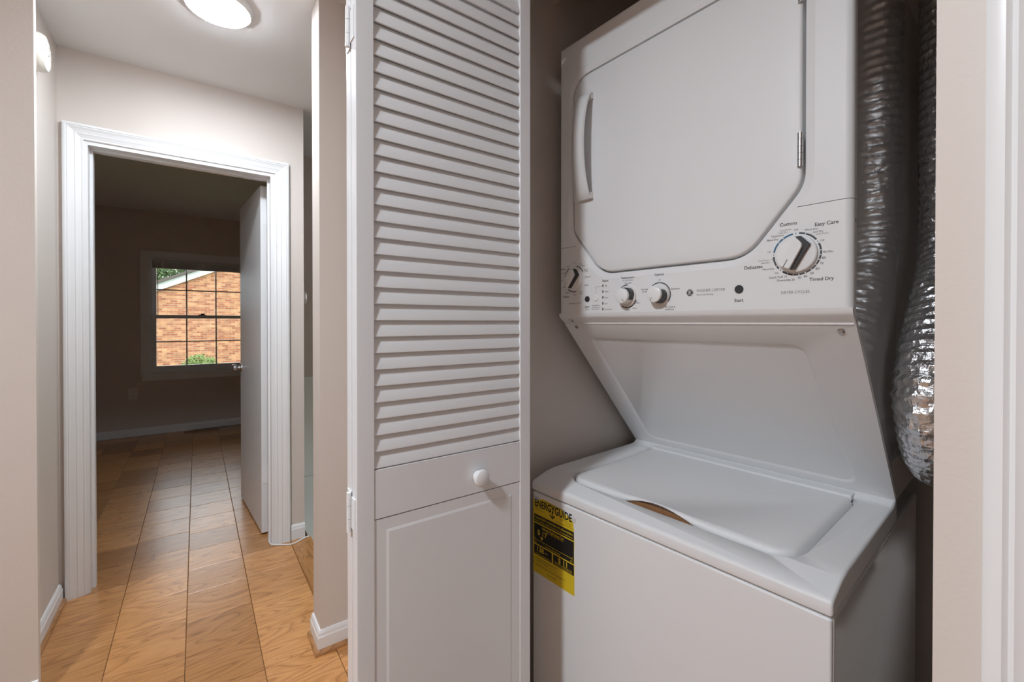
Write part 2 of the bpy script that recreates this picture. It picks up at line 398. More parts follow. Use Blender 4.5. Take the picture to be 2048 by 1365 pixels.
# ------------------------------------------------------------------ bedroom doorway casing (moulded) and jamb
CPROF = [(0.0, 0.0), (0.0, 0.019), (0.003, 0.021), (0.010, 0.021), (0.013, 0.018), (0.016, 0.0195), (0.020, 0.0165), (0.034, 0.0155), (0.037, 0.013), (0.041, 0.0145), (0.045, 0.012), (0.055, 0.011), (0.058, 0.0085), (0.064, 0.010), (0.067, 0.007), (0.067, 0.0)]
def casing(root, x0, x1, ztop, y, sgn, fn, zbot=0.0):
    """three mitred pieces; fn(along, out, z) -> world"""
    for side, xx in ((1, x0), (-1, x1)):
        L = []
        for end in (0, 1):
            L.append([fn(xx+side*w, t, (zbot if end == 0 else ztop-w)) for w, t in CPROF])
        MB().loops(L, True, True).build('casing_leg', 'white', root, smooth=True)
    L = [[fn(x0+w, t, ztop-w) for w, t in CPROF], [fn(x1-w, t, ztop-w) for w, t in CPROF]]
    MB().loops(L, True, True).build('casing_head', 'white', root, smooth=True)
tr1 = struct(empty('trim_1', (0, Y_DOOR, 0)))
casing(tr1, -0.472, 0.420, 2.106, 0, 1, lambda a, t, z: (a, -t, z))
jm = MB(); jm.box(-0.405, -0.392, -0.002, 0.122, 0, 2.022); jm.build('jamb', 'white', tr1)
MB().box(0.330, 0.355, -0.002, 0.122, 0, 2.022).build('jamb', 'white', tr1)
MB().box(-0.405, 0.355, -0.002, 0.122, 2.022, 2.045).build('jamb_head', 'white', tr1)
MB().box(-0.392, -0.382, 0.045, 0.08, 0, 2.012).build('stop', 'white', tr1)
MB().box(0.320, 0.330, 0.045, 0.08, 0, 2.012).build('stop', 'white', tr1)
MB().box(-0.392, 0.330, 0.045, 0.08, 2.012, 2.022).build('stop', 'white', tr1)

# open slab door
d1 = struct(empty('door_1', (0.338, 2.862, 0.012), math.radians(4.2)))
props(d1, 'white flat slab door standing open into the room with the window', 'door')
MB().box(-0.040, 0, 0, 0.70, 0, 1.995).build('slab', 'white', d1, bevel=0.002)
for z in (1.815, 0.33):
    hm = MB(); hm.box(-0.034, -0.002, -0.002, 0.0, z-0.045, z+0.045)
    hh = hm.build('hinge', 'white', d1)
    kn = MB()
    for k in range(5): kn.tube([(0.006, -0.003, z-0.045+k*0.018+0.0004), (0.006, -0.003, z-0.045+(k+1)*0.018-0.0004)], 0.0055, 10)
    kn.box(0.002, 0.013, -0.030, -0.003, z-0.045, z+0.045)
    kn.build('knuckle', 'white', hh)
for s, x in ((-1, -0.040), (1, 0.0)):
    kb = MB()
    fnk = lambda px, py, h, s=s, x=x: (x+s*h, 0.635+px, 0.905+py)
    kb.lathe([(0.026, 0.0), (0.028, 0.003), (0.026, 0.008), (0.012, 0.011), (0.010, 0.022), (0.013, 0.028), (0.021, 0.033), (0.024, 0.040), (0.024, 0.052), (0.020, 0.058), (0.008, 0.059)], fnk, 10)
    kb.build('door_knob', 'chrome', d1, smooth=False)

# ------------------------------------------------------------------ window
w1 = struct(empty('window_1', (0, Y_WIN, 0)))
props(w1, 'white double-hung window with grid of panes in beige far wall', 'window')
cw = 0.07
def flatcase(name, x0, x1, z0, z1, t=0.018): return MB().box(x0, x1, -t, 0.0, z0, z1).build(name, 'white', w1, bevel=0.003)
flatcase('casing_leg', WX0-cw, WX0+0.004, 0.66, WZ1+0.0); flatcase('casing_leg', WX1-0.004, WX1+cw, 0.66, WZ1)
flatcase('casing_head', WX0-cw, WX1+cw, WZ1-0.004, WZ1+cw-0.01, 0.019)
MB().box(WX0-cw-0.012, WX1+cw+0.012, -0.045, 0.06, 0.640, 0.662).build('sill', 'white', w1, bevel=0.005)
MB().box(WX0-cw+0.01, WX1+cw-0.01, -0.018, 0.0, 0.585, 0.641).build('apron', 'white', w1, bevel=0.003)
fr = MB(); f = 0.025
fr.box(WX0, WX0+f, 0.0, 0.12, WZ0, WZ1); fr.box(WX1-f, WX1, 0.0, 0.12, WZ0, WZ1); fr.box(WX0+f, WX1-f, 0.0, 0.12, WZ1-f, WZ1); fr.box(WX0+f, WX1-f, 0.01, 0.12, WZ0, WZ0+0.02)
fr.build('frame', 'vinyl', w1)
ix0, ix1 = WX0+f, WX1-f
GX0, GX1 = -0.358, 0.462
GXM = [-0.090, 0.187]
def sash(name, y0, z0, z1, bot, top, muz):
    s = MB(); t = 0.03
    s.box(ix0, GX0, y0, y0+t, z0, z1); s.box(GX1, ix1, y0, y0+t, z0, z1)
    s.box(GX0, GX1, y0, y0+t, z0, z0+bot); s.box(GX0, GX1, y0, y0+t, z1-top, z1)
    so = s.build(name, 'vinyl', w1)
    mt = 0.013; g0, g1 = z0+bot, z1-top
    xs = [GX0]+GXM+[GX1]; zs = [g0, muz, g1]
    for x in GXM: MB().box(x-mt/2, x+mt/2, y0+0.008, y0+0.022, g0, g1).build('muntin', 'vinyl', so)
    MB().box(GX0, GX1, y0+0.0075, y0+0.0225, muz-mt/2, muz+mt/2).build('muntin', 'vinyl', so)
    for i in range(3):
        for j in range(2):
            MB().box(xs[i], xs[i+1], y0+0.013, y0+0.016, zs[j], zs[j+1]).build('pane', 'glass', so)
    return so
sash('upper_sash', 0.055, 1.268, WZ1-f, 0.035, 0.04, 1.588)
lo = sash('lower_sash', 0.022, WZ0+0.02, 1.305, 0.055, 0.036, 1.008)
lk = MB(); lk.box(0.02, 0.085, 0.026, 0.05, 1.305, 1.313); lk.box(0.04, 0.075, 0.02, 0.032, 1.313, 1.325); lk.build('sash_lock', 'dark', lo)
# gathered blind at the window head
bl = empty('window_blind', (0, Y_WIN, 0)); props(bl, 'grey-white slatted blind pulled up at the top of the window', 'blind')
bx0, bx1 = ix0+0.004, ix1-0.004
MB().box(bx0, bx1, -0.012, 0.018, WZ1-f-0.030, WZ1-f-0.001).build('headrail', 'blind', bl, bevel=0.002)
SL = MB().box(bx0+0.003, bx1-0.003, -0.010, 0.016, -0.0008, 0.0008)
slat0 = None
for k in range(22):
    z = WZ1-f-0.034-k*0.0026
    if slat0 is None: slat0 = SL.build('slat', 'blind', bl, loc=(0, 0, z))
    else: link('slat', slat0.data, 'blind', bl, (rs.uniform(-.001,.001), rs.uniform(-.002,.002), z))
MB().box(bx0+0.003, bx1-0.003, -0.010, 0.016, WZ1-f-0.101, WZ1-f-0.090).build('bottom_rail', 'blind', bl, bevel=0.002)
for x in (-0.30, 0.06, 0.42): MB().box(x-0.008, x+0.008, -0.0135, -0.0105, WZ1-f-0.101, WZ1-f-0.028).build('ladder_tape', 'plate', bl)
MB().tube([(bx0+0.05, -0.016, WZ1-f-0.03), (bx0+0.05, -0.018, 1.30)], 0.003, 6).build('wand', 'plate', bl)

# floor register and outlet in the bedroom
vt = empty('floor_vent', (0.045, 6.02, 0.0)); props(vt, 'brown slotted metal floor vent lying below the window', 'vent')
v = MB(); v.box(-0.16, 0.16, -0.055, -0.040, -0.002, 0.006); v.box(-0.16, 0.16, 0.040, 0.055, -0.002, 0.006); v.box(-0.16, -0.143, -0.04, 0.04, -0.002, 0.006); v.box(0.143, 0.16, -0.04, 0.04, -0.002, 0.006); v.box(-0.008, 0.008, -0.04, 0.04, -0.002, 0.006)
v.build('frame', 'vent', vt, bevel=0.0015)
MB().box(-0.15, 0.15, -0.045, 0.045, -0.002, 0.0015).build('opening', 'vent', vt)
for x in [-0.130+0.0165*k for k in range(8)]+[0.0145+0.0165*k for k in range(8)]: MB().box(x-0.0045, x+0.0045, -0.041, 0.041, 0, 0.0055).build('slat', 'vent', vt)
ol = empty('wall_outlet', (-0.553, Y_WIN, 0.458)); props(ol, 'white duplex wall outlet plate low on beige wall beside the window', 'outlet')
MB().box(-0.040, 0.040, -0.006, 0.0, -0.06, 0.06).build('cover_plate', 'plate', ol, bevel=0.003)
for z in (-0.026, 0.026):
    rc = MB().prism(round_poly([(-0.017, z-0.014, 0.009), (0.017, z-0.014, 0.009), (0.017, z+0.014, 0.009), (-0.017, z+0.014, 0.009)], 4), -0.009, -0.005, lambda p, q, d: (p, d, q)).build('socket', 'plate', ol)
    h = MB(); h.box(-0.008, -0.006, -0.0095, -0.0085, z-0.001, z+0.009); h.box(0.006, 0.008, -0.0095, -0.0085, z-0.001, z+0.009); h.box(-0.002, 0.002, -0.0095, -0.0085, z-0.009, z-0.005); h.build('slot', 'dark', rc)

# ------------------------------------------------------------------ hall small things
def ceiling_light(x, y, lens, label, suffix=''):
    t = empty('ceiling_light'+suffix, (x, y, CEIL)); props(t, label, 'ceiling light')
    R = 0.105
    MB().lathe([(R*0.9, 0.0), (R+0.008, 0.0), (R+0.008, -0.012), (R+0.004, -0.019), (R, -0.021), (R*0.9, -0.020)], lambda a, b, h: (a, b, h), 48).build('trim_ring', 'white', t, smooth=True)
    MB().lathe([(R-0.001, -0.0205), (R-0.002, -0.0228), (R-0.008, -0.0252), (R*0.5, -0.0275), (0.004, -0.0285)], lambda a, b, h: (a, b, h), 48).build('lens'+suffix, lens, t, smooth=True)
    return t
ceiling_light(0.072, 2.00, 'lens_hall', 'round lit flush ceiling light in the hall')
ceiling_light(-0.95, 0.30, 'lens_landing', 'round lit flush ceiling light over the landing', '_offscreen')

sd = empty('smoke_detector', (XL, 2.335, 2.225)); props(sd, 'round cream smoke detector high on the hall wall', 'smoke detector')
fx = lambda a, b, h: (h, a, b)
MB().lathe([(0.060, 0.0), (0.063, 0.004), (0.062, 0.010), (0.056, 0.012)], fx, 40).build('mounting_base', 'cream', sd, smooth=True)
MB().lathe([(0.054, 0.010), (0.0665, 0.014), (0.068, 0.022), (0.066, 0.034), (0.060, 0.043), (0.045, 0.046), (0.004, 0.047)], fx, 40).build('housing', 'cream', sd, smooth=True)
g = MB()
for k in range(10):
    a = 2*PI*k/10; g.tube([(0.0462, 0.030*math.cos(a), 0.030*math.sin(a)), (0.0462, 0.044*math.cos(a), 0.044*math.sin(a))], 0.0012, 6)
g.build('grille', 'plate', sd)
MB().lathe([(0.008, 0.045), (0.008, 0.049), (0.006, 0.050)], fx, 16).build('test_button', 'plate', sd)
th_ = empty('thermostat', (0.496, 2.77, 1.367)); props(th_, 'white round thermostat peeking past the corner of the door wall', 'thermostat')
MB().lathe([(0.042, 0.0), (0.044, 0.004), (0.044, 0.012), (0.040, 0.014)], fx, 32).build('base', 'white', th_, smooth=True)
MB().lathe([(0.036, 0.014), (0.037, 0.020), (0.030, 0.024), (0.004, 0.025)], fx, 32).build('dial', 'plate', th_, smooth=True)
cb = MB(); pts = []
for k in range(25):
    t = k/24; pts.append((0.345+0.165*t, 2.672+0.012*math.cos(t*7)-0.018*math.sin(t*PI), 0.0045))
pts = [(0.325, 2.80, 0.0045), (0.322, 2.74, 0.0045), (0.328, 2.70, 0.0045)]+pts[1:]+[(0.512, 2.676, 0.0045)]
cb.tube(pts, 0.004, 8); props(cb.build('cable', 'cable', smooth=True), 'thin white cable lying on the floor around the door casing foot', 'cable')

# casing and closed door right of the closet
tr2 = struct(empty('trim_2', (XR, 0, 0)))
casing(tr2, -0.055-0.80, 0.0565, 2.10, 0, 1, lambda a, t, z: (-t, a, z))
MB().box(-0.002, 0.12, -0.012, 0.035, 0, 2.03).build('jamb', 'white', tr2); MB().box(-0.002, 0.12, -0.80, -0.785, 0, 2.03).build('jamb', 'white', tr2); MB().box(-0.002, 0.12, -0.80, 0.035, 2.03, 2.055).build('jamb_head', 'white', tr2)
d3 = struct(empty('door_3', (XR+0.03, -0.40, 0.01))); props(d3, 'closed white door beside the laundry closet', 'door')
MB().box(0, 0.04, -0.383, 0.386, 0, 2.015).build('slab', 'white', d3, bevel=0.002)
MB().lathe([(0.026, 0.0), (0.026, 0.006), (0.011, 0.010), (0.011, 0.024), (0.024, 0.034), (0.024, 0.052), (0.010, 0.058)], lambda a, b, h: (-h, -0.32+a, 0.92+b), 16).build('door_knob', 'chrome', d3, smooth=True)
# ------------------------------------------------------------------ folded louvered bifold door
YL = 0.770; LX0, LX1 = 0.2245, 0.610; LT = 0.028; LZ0, LZ1 = 0.012, 2.035
d2 = struct(empty('door_2', (LX1, YL, 0.0)))
props(d2, 'white louvered bifold door folded open beside the washer', 'bifold door')
SW, RZ0, RZ1, SP, TOPR = 0.032, 0.871, 0.960, 0.0296, 0.10
def leaf(yoff, flip, knob):
    lf = empty('leaf', (0, yoff, 0), 0.0, d2)
    X0, X1 = LX0-LX1, 0.0
    for a, b in ((X0, X0+SW), (X1-SW*0.9, X1)): MB().box(a, b, 0, LT, LZ0, LZ1).build('stile', 'white_louver', lf, bevel=0.002)
    i0, i1 = X0+SW, X1-SW*0.9
    MB().box(i0, i1, 0.0015, LT-0.0015, RZ0, RZ1).build('lock_rail', 'white_louver', lf, bevel=0.001)
    MB().box(i0, i1, 0.001, LT-0.001, LZ1-0.07, LZ1).build('top_rail', 'white_louver', lf)
    MB().box(i0, i1, 0.001, LT-0.001, LZ0, LZ0+0.10).build('bottom_rail', 'white_louver', lf)
    # raised panel below the rail: flat border, groove, bevelled field
    pz0, pz1 = LZ0+0.10, RZ0-0.0016
    R = lambda d, y: [(i0+d, y, pz0+d), (i1-d, y, pz0+d), (i1-d, y, pz1-d), (i0+d, y, pz1-d)]
    MB().loops([R(0, LT-0.004), R(0, 0.0022), R(0.021, 0.0024), R(0.026, 0.0012), R(0.030, 0.0012)], True, True).build('raised_panel', 'white_louver', lf)
    # louvers: rounded slats, each a piece; front edge low
    prof = []
    hw, ht, tilt = 0.0162, 0.0022, math.radians(78)
    for k in range(12):
        a = 2*PI*k/12; px = hw*math.copysign(abs(math.cos(a))**0.35, math.cos(a)); py = ht*math.copysign(abs(math.sin(a))**0.55, math.sin(a))
        prof.append((px*math.cos(tilt)-py*math.sin(tilt), px*math.sin(tilt)+py*math.cos(tilt)))
    me = None; z = RZ1+0.0175
    while z < LZ1-0.085:
        if me is None:
            o = MB().loops([[(i0-0.003, p, q) for p, q in prof], [(i1+0.003, p, q) for p, q in prof]], True, True).build('louver_slat', 'white_louver', lf, smooth=True, loc=(0, 0.0070, z)); me = o.data
        else: link('louver_slat', me, 'white_louver', lf, (0, 0.0070, z))
        z += SP
    if knob:
        kx = 0.0
        dk = lambda a, b, h: (-0.139+a, -h, 0.906+b)
        MB().lathe([(0.012, 0.0), (0.0115, 0.006), (0.0150, 0.010), (0.0172, 0.013), (0.0175, 0.0165), (0.0165, 0.0190), (0.0140, 0.0205), (0.002, 0.0215)], dk, 28).build('round_knob', 'plastic', lf, smooth=True)
    return lf
LFA = leaf(0.0, 1, True); LFB = leaf(LT+0.003, 1, False)
for z in (0.885, 1.75, 0.25):
    hx = LX0-LX1; hg = MB()
    hg.box(hx-0.0018, hx+0.0, 0.006, LT+0.0005, z-0.028, z+0.028); hg.box(hx-0.0018, hx, LT+0.0025, 2*LT-0.004, z-0.036, z+0.036)
    for k in range(3): hg.tube([(hx-0.005, LT+0.0015, z-0.036+k*0.024+0.0005), (hx-0.005, LT+0.0015, z-0.036+(k+1)*0.024-0.0005)], 0.0042, 10)
    hg.build('hinge', 'white', d2)

# =================================================================== STACKED WASHER / DRYER
UX, UY, UTH = 0.7901, 0.2486, 0.072
W, DEP, DF = 0.68, 0.77, 0.104
UA = Vector((math.cos(UTH), math.sin(UTH), 0)); UB = Vector((-math.sin(UTH), math.cos(UTH), 0)); UO = Vector((UX, UY, 0))
def pix_plane(px, py, dep):
    """photo pixel -> (b, z) on the machine's front plane at depth dep"""
    u = (px-CX)/FPX; vv = (HOR-py)/FPX; c, s = math.cos(YAW), math.sin(YAW)
    d = Vector((u*c+s, -u*s+c, vv)); C = Vector((0, 0, CAMH)); t = (dep-(C-UO).dot(UA))/d.dot(UA); P = C+d*t
    return (P-UO).dot(UB), P.z
unit = empty('washer_dryer', (UX, UY, 0), UTH)
props(unit, 'white stacked washer and dryer with control knobs in the laundry closet', 'washer dryer')
FR = lambda b, z, d: (d, b, z)               # polygon in the front plane, extruded along depth
SD = lambda a, z, d: (a, d, z)               # polygon in the side plane, extruded along width
# washer cabinet
cab = MB().box(0.003, DEP, 0.0, W, 0.03, 0.768).build('washer_cabinet', 'enamel_side', unit, bevel=0.008, seg=3)
MB().box(0.0, 0.02, 0.002, W-0.002, 0.035, 0.7655).build('front_panel', 'enamel', unit, bevel=0.004, seg=3)
for a in (0.06, DEP-0.06):
    for b in (0.05, W-0.05): MB().tube([(a, b, 0.0), (a, b, 0.032)], 0.018, 12).build('foot', 'black_rubber', unit)
# washer cover with a well for the lid
top = [(0.0, 0.770), (-0.003, 0.773), (-0.003, 0.789), (0.000, 0.7935), (0.005, 0.7965), (0.055, 0.8105), (0.085, 0.8135), (0.455, 0.8135), (0.470, 0.815), (0.484, 0.823), (0.50, 0.823), (0.50, 0.770)]
cov = MB().prism(top, 0.0, W, SD)
cover = cov.build('washer_cover', 'enamel', unit, bevel=0.006, seg=3, bev_filter=lambda e: all(v.co.y < 1e-5 for v in e.verts) or all(v.co.y > W-1e-5 for v in e.verts))
LB0, LB1, LA0, LA1 = 0.068, 0.598, 0.055, 0.458
lid_out = round_poly([(LA0, LB0, 0.045), (LA1, LB0, 0.024), (LA1, LB1, 0.024), (LA0, LB1, 0.045)], 7)
def boolean_cut(o, cutter_mb):
    c = cutter_mb.build('cutter', 'enamel'); c.parent = o.parent
    md = o.modifiers.new('cut', 'BOOLEAN'); md.object = c; md.operation = 'DIFFERENCE'; md.solver = 'EXACT'
    bpy.context.view_layer.update()
    dg = bpy.context.evaluated_depsgraph_get(); me = bpy.data.meshes.new_from_object(o.evaluated_get(dg))
    o.modifiers.clear(); o.data = me; me.shade_smooth(); me.set_sharp_from_angle(angle=math.radians(40))
    cm = c.data; bpy.data.objects.remove(c); bpy.data.meshes.remove(cm)
    w = o.modifiers.new('wn', 'WEIGHTED_NORMAL'); w.keep_sharp = True
boolean_cut(cover, MB().prism(offset(lid_out, 0.0075), 0.772, 0.87, lambda a, b, d: (a, b, d)))
# lid: rounded edge slab with a lifted finger grip in the middle of its front edge
lid = MB(); Ls = []
dense = []
n0 = len(lid_out)
for i in range(n0):
    p, q = Vector(lid_out[i]), Vector(lid_out[(i+1) % n0]); k = max(1, int((q-p).length/0.012))
    for j in range(k): dense.append(tuple(p+(q-p)*(j/k)))
def grip(a, b):
    x = (b-0.335)/0.150
    return (0.5+0.5*math.cos(PI*x))*max(0.0, 1-(a-LA0)/0.05) if abs(x) < 1 else 0.0
for off, zz, gscale in ((-0.010, 0.789, 2.1), (-0.002, 0.791, 2.1), (0.0, 0.797, 1.75), (-0.001, 0.806, 1.1), (-0.004, 0.8125, .75), (-0.009, 0.8155, .5), (-0.016, 0.8168, .0)):
    lp = offset(dense, off)
    Ls.append([(a, b, zz+0.0145*gscale*grip(LA0 if gscale else 9, b) if a < LA0+0.06 else zz) for a, b in lp])
lid.loops(Ls, True, True)
lido = lid.build('washer_lid', 'enamel', unit, smooth=True)
MB().box(LA1-0.012, 0.486, LB0+0.004, LB1-0.004, 0.8085, 0.8215).build('lid_hinge_strip', 'enamel', unit, bevel=0.003)
MB().box(LA0+0.004, LA0+0.03, 0.210, 0.455, 0.777, 0.8125).build('lid_gap_shade', 'gap_shade', unit, bevel=0.002)  # brown strip standing in for the shade under the lid's front edge
# sloping access panel
P0, P1 = Vector((0.128, 1.221)), Vector((0.4855, 0.8215)); PL = (P1-P0).length; PD = (P1-P0)/PL; PN = Vector((PD.y, -PD.x))     # PN points out/forward
if PN.x > 0: PN = -PN
def slope(s, b, d): q = P0+PD*s-PN*d*-1.0; return (q.x, b, q.y)
outer = [(0.0, 0.0), (PL, 0.0), (PL, W), (0.0, W)]
inner = round_poly([(0.052, 0.085, 0.03), (PL-0.03, 0.062, 0.03), (PL-0.03, W-0.062, 0.03), (0.052, W-0.062, 0.02)], 6)
def plate_with_hole(outer, inner, fn, d):
    vs = [Vector((p, q, 0)) for p, q in outer]; hs = [Vector((p, q, 0)) for p, q in inner]
    tris = tessellate_polygon([vs, hs]); pts = outer+inner
    return [fn(p, q, d) for p, q in pts], [tuple(t) for t in tris]
sp = MB(); sp.add(*plate_with_hole(outer, inner, slope, 0.0))
ins = [inner, offset(inner, -0.002), offset(inner, -0.012), offset(inner, -0.015)]
sp.loops([[slope(s, b, d) for s, b in l] for l, d in zip(ins, (0, -0.0008, -0.0062, -0.007))], False, True)
sp.loops([[slope(s, b, d) for s, b in outer] for d in (0.0, -0.012)])
sp.build('access_panel', 'enamel', unit, smooth=True)
for b, s in ((0.641, 0.012), (0.0235, 0.015)):
    sc = MB().lathe([(0.0058, 0.0), (0.0055, 0.002), (0.003, 0.003), (0.0005, 0.0031)], lambda x, y, h, b=b, s=s: slope(s+x, b+y, h+0.0), 20).build('screw', 'screw', unit, smooth=True)
# dryer cabinet: one folded shell whose side follows the slope
MB().prism([(0.126, 2.003), (0.126, 1.221), (0.134, 1.221), (0.494, 0.817), (DEP, 0.817), (DEP, 2.003)], 0.001, W-0.001, SD).build('dryer_cabinet', 'enamel_side', unit, bevel=0.003, bev_filter=lambda e: abs(e.verts[0].co.y-e.verts[1].co.y) < 1e-5)
# dryer door outline (b, z)
door = round_poly([(0.0754, 1.893, 0.05), (0.0754, 1.476, 0.06), (0.172, 1.3555, 0.075), (0.528, 1.3555, 0.075), (0.6246, 1.476, 0.06), (0.6246, 1.893, 0.05)], 8)
SURR = offset(door, 0.020)
ZS = 1.4355
def cut_z(poly, z, above):
    """points of a closed outline above/below z, in order, with exact crossings"""
    out = []; n = len(poly)
    for i in range(n):
        p, q = poly[i], poly[(i+1) % n]
        ip = (p[1] > z) == above; iq = (q[1] > z) == above
        if ip: out.append((p, True))
        if ip != iq:
            t = (z-p[1])/(q[1]-p[1]); out.append(((p[0]+(q[0]-p[0])*t, z), ip))     # ip True: leaving
    # rotate to begin at the entering crossing
    k = next(i for i, (pp, fl) in enumerate(out) if abs(pp[1]-z) < 1e-9 and not fl)
    return [pp for pp, fl in out[k:]+out[:k]]
up = cut_z(SURR, ZS+0.0006, True)
lo_ = cut_z(SURR, ZS-0.0006, False)
if up[0][0] > up[-1][0]: up = up[::-1]          # from right (low b) to left
if lo_[0][0] > lo_[-1][0]: lo_ = lo_[::-1]
ZT = 2.005
upper_poly = [(0.0, ZS+0.0006)]+up+[(W, ZS+0.0006), (W, ZT), (0.0, ZT)]
lower_poly = [(0.0, ZS-0.0006)]+lo_+[(W, ZS-0.0006), (W, 1.250), (0.0, 1.250)]
def outer_edge(e):
    f_ = all(v.co.x < DF+1e-5 for v in e.verts)
    return f_ and (all(v.co.y < 1e-5 for v in e.verts) or all(v.co.y > W-1e-5 for v in e.verts) or all(v.co.z > ZT-1e-5 for v in e.verts))
MB().prism(upper_poly, DF, 0.128, FR).build('dryer_front', 'enamel', unit, bevel=0.013, seg=5, bev_filter=outer_edge)
cons = empty('control_panel', (0, 0, 0), 0, unit)
MB().prism(lower_poly, DF, 0.128, FR).build('fascia', 'plastic', cons, bevel=0.013, seg=5, bev_filter=outer_edge)
lip = [(DF, 1.2499), (DF+0.0012, 1.243), (DF+0.005, 1.237), (0.127, 1.2235), (0.1275, 1.2235), (0.1275, 1.2499)]
MB().prism(lip, 0.0, W, SD).build('lower_lip', 'plastic', cons, bevel=0.010, seg=4, bev_filter=lambda e: (all(v.co.y < 1e-5 for v in e.verts) or all(v.co.y > W-1e-5 for v in e.verts)) and e.verts[0].co.x < 0.1275 and e.verts[1].co.x < 0.1275 and max(e.verts[0].co.z, e.verts[1].co.z) < 1.26 and abs(e.verts[0].co.z-e.verts[1].co.z) > 1e-4)
sur = [(offset(door, 0.020), DF), (offset(door, 0.018), DF+0.0003), (offset(door, 0.009), DF+0.0026), (offset(door, 0.0055), DF+0.0036), (offset(door, 0.0045), DF+0.0055), (offset(door, 0.0045), DF+0.030)]
MB().loops([[(d, b, z) for b, z in l] for l, d in sur]).build('door_surround', 'enamel', unit, smooth=True)
MB().prism(offset(door, 0.006), DF+0.0245, DF+0.030, FR).build('door_liner', 'enamel', unit)
dd = empty('dryer_door', (0, 0, 0), 0, unit)
dr = [(0.0, DF+0.024), (0.0, DF+0.006), (-0.0006, DF+0.0025), (-0.0022, DF+0.0008), (-0.005, DF), (-0.03, DF-0.0012)]
MB().loops([[(d, b, z) for b, z in offset(door, o)] for o, d in dr], True, True).build('door_skin', 'enamel', dd, smooth=True)
# bowed pull handle with an open inner side
hz0, hz1 = 1.553, 1.832
Lh = []; nh = 32
for k in range(nh+1):
    t = k/nh; z = hz0+(hz1-hz0)*t; q = max(0.0, math.sin(PI*t))**0.6
    Lh.append([(DF+0.001, 0.6165, z), (DF-0.008-0.005*q, 0.6155, z), (DF-0.011-0.012*q, 0.6110, z), (DF-0.013-0.027*q, 0.590, z), (DF-0.014-0.0345*q, 0.562, z), (DF-0.013-0.0355*q, 0.5545, z), (DF-0.009-0.0345*q, 0.5525, z), (DF-0.004-0.0325*q, 0.556, z), (DF-0.004-0.020*q, 0.590, z), (DF+0.001, 0.606, z)])
hd = MB(); hd.loops(Lh, True, True)
for z0, z1 in ((hz0, hz0+0.016), (hz1-0.016, hz1)): hd.box(DF-0.013, DF+0.001, 0.5535, 0.61, z0+0.0003, z1-0.0003)
hd.build('handle', 'plastic', dd, smooth=True)
for zc in (1.538, 1.835):
    hh = MB()
    for k in range(5): hh.tube([(DF-0.001, 0.0775, zc-0.031+k*0.0124+0.0003), (DF-0.001, 0.0775, zc-0.031+(k+1)*0.0124-0.0003)], 0.0048, 14)
    hh.build('hinge', 'chrome', dd, smooth=True)

# controls ---------------------------------------------------------------
FA = DF-0.0004
KN = lambda cb, cz, ang: (lambda x, y, h: (DF-h, cb-(x*math.cos(ang)+y*math.sin(ang)), cz+(-x*math.sin(ang)+y*math.cos(ang))))
def arc_band(mat, cb, cz, r0, r1, a0, a1, dep=FA, n=None):
    """angles in degrees clockwise from up as seen from the front"""
    n = n or max(4, int(abs(a1-a0)/6)); vs = []; fs = []
    for k in range(n+1):
        t = math.radians(a0+(a1-a0)*k/n)
        for r in (r0, r1): vs.append((dep, cb-r*math.sin(t), cz+r*math.cos(t)))
    for k in range(n): fs.append((2*k, 2*k+1, 2*k+3, 2*k+2))
    MB().add(vs, fs).build('dial_band', mat, cons)
def dot(m, cb, cz, r, dep, n=12):
    m.add([(dep, cb-r*math.sin(2*PI*k/n), cz+r*math.cos(2*PI*k/n)) for k in range(n)], [tuple(range(n))])
def big_knob(cb, cz, sc, ang, label):
    k = empty('knob', (0, 0, 0), 0, cons); k['label'] = label
    fn0 = KN(cb, cz, 0)
    fnk = KN(cb, cz, math.radians(ang))
    MB().lathe([(0.0345*sc, 0.0), (0.0345*sc, 0.004), (0.0335*sc, 0.0065), (0.031*sc, 0.0075), (0.0295*sc, 0.0070), (0.028*sc, 0.0075), (0.004*sc, 0.0078)], fn0, 48).build('skirt', 'knob_white', k, smooth=True)
    g = round_poly([(-0.0125*sc, -0.029*sc, 0.004*sc), (0.008*sc, -0.029*sc, 0.004*sc), (0.008*sc, 0.020*sc, 0.010*sc), (-0.0125*sc, 0.028*sc, 0.006*sc)], 5)
    MB().prism(g, 0.006, 0.0215, lambda p, q, d: fnk(p, q, d)).build('grip', 'knob_white', k, bevel=0.0015)
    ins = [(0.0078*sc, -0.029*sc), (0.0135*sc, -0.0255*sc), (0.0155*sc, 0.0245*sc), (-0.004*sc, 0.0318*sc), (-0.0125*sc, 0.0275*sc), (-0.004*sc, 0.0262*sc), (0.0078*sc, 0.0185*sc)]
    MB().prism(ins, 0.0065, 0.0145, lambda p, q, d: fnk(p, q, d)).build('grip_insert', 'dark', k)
    MB().box(0, 1, 0, 1, 0, 1) if False else None
    pm = MB(); pm.add([fnk(-0.0030*sc, -0.0285*sc, 0.0218), fnk(-0.0018*sc, -0.0285*sc, 0.0218), fnk(-0.0018*sc, -0.014*sc, 0.0218), fnk(-0.0030*sc, -0.014*sc, 0.0218)], [(0, 1, 2, 3)])
    pm.build('pointer', 'ink', k)
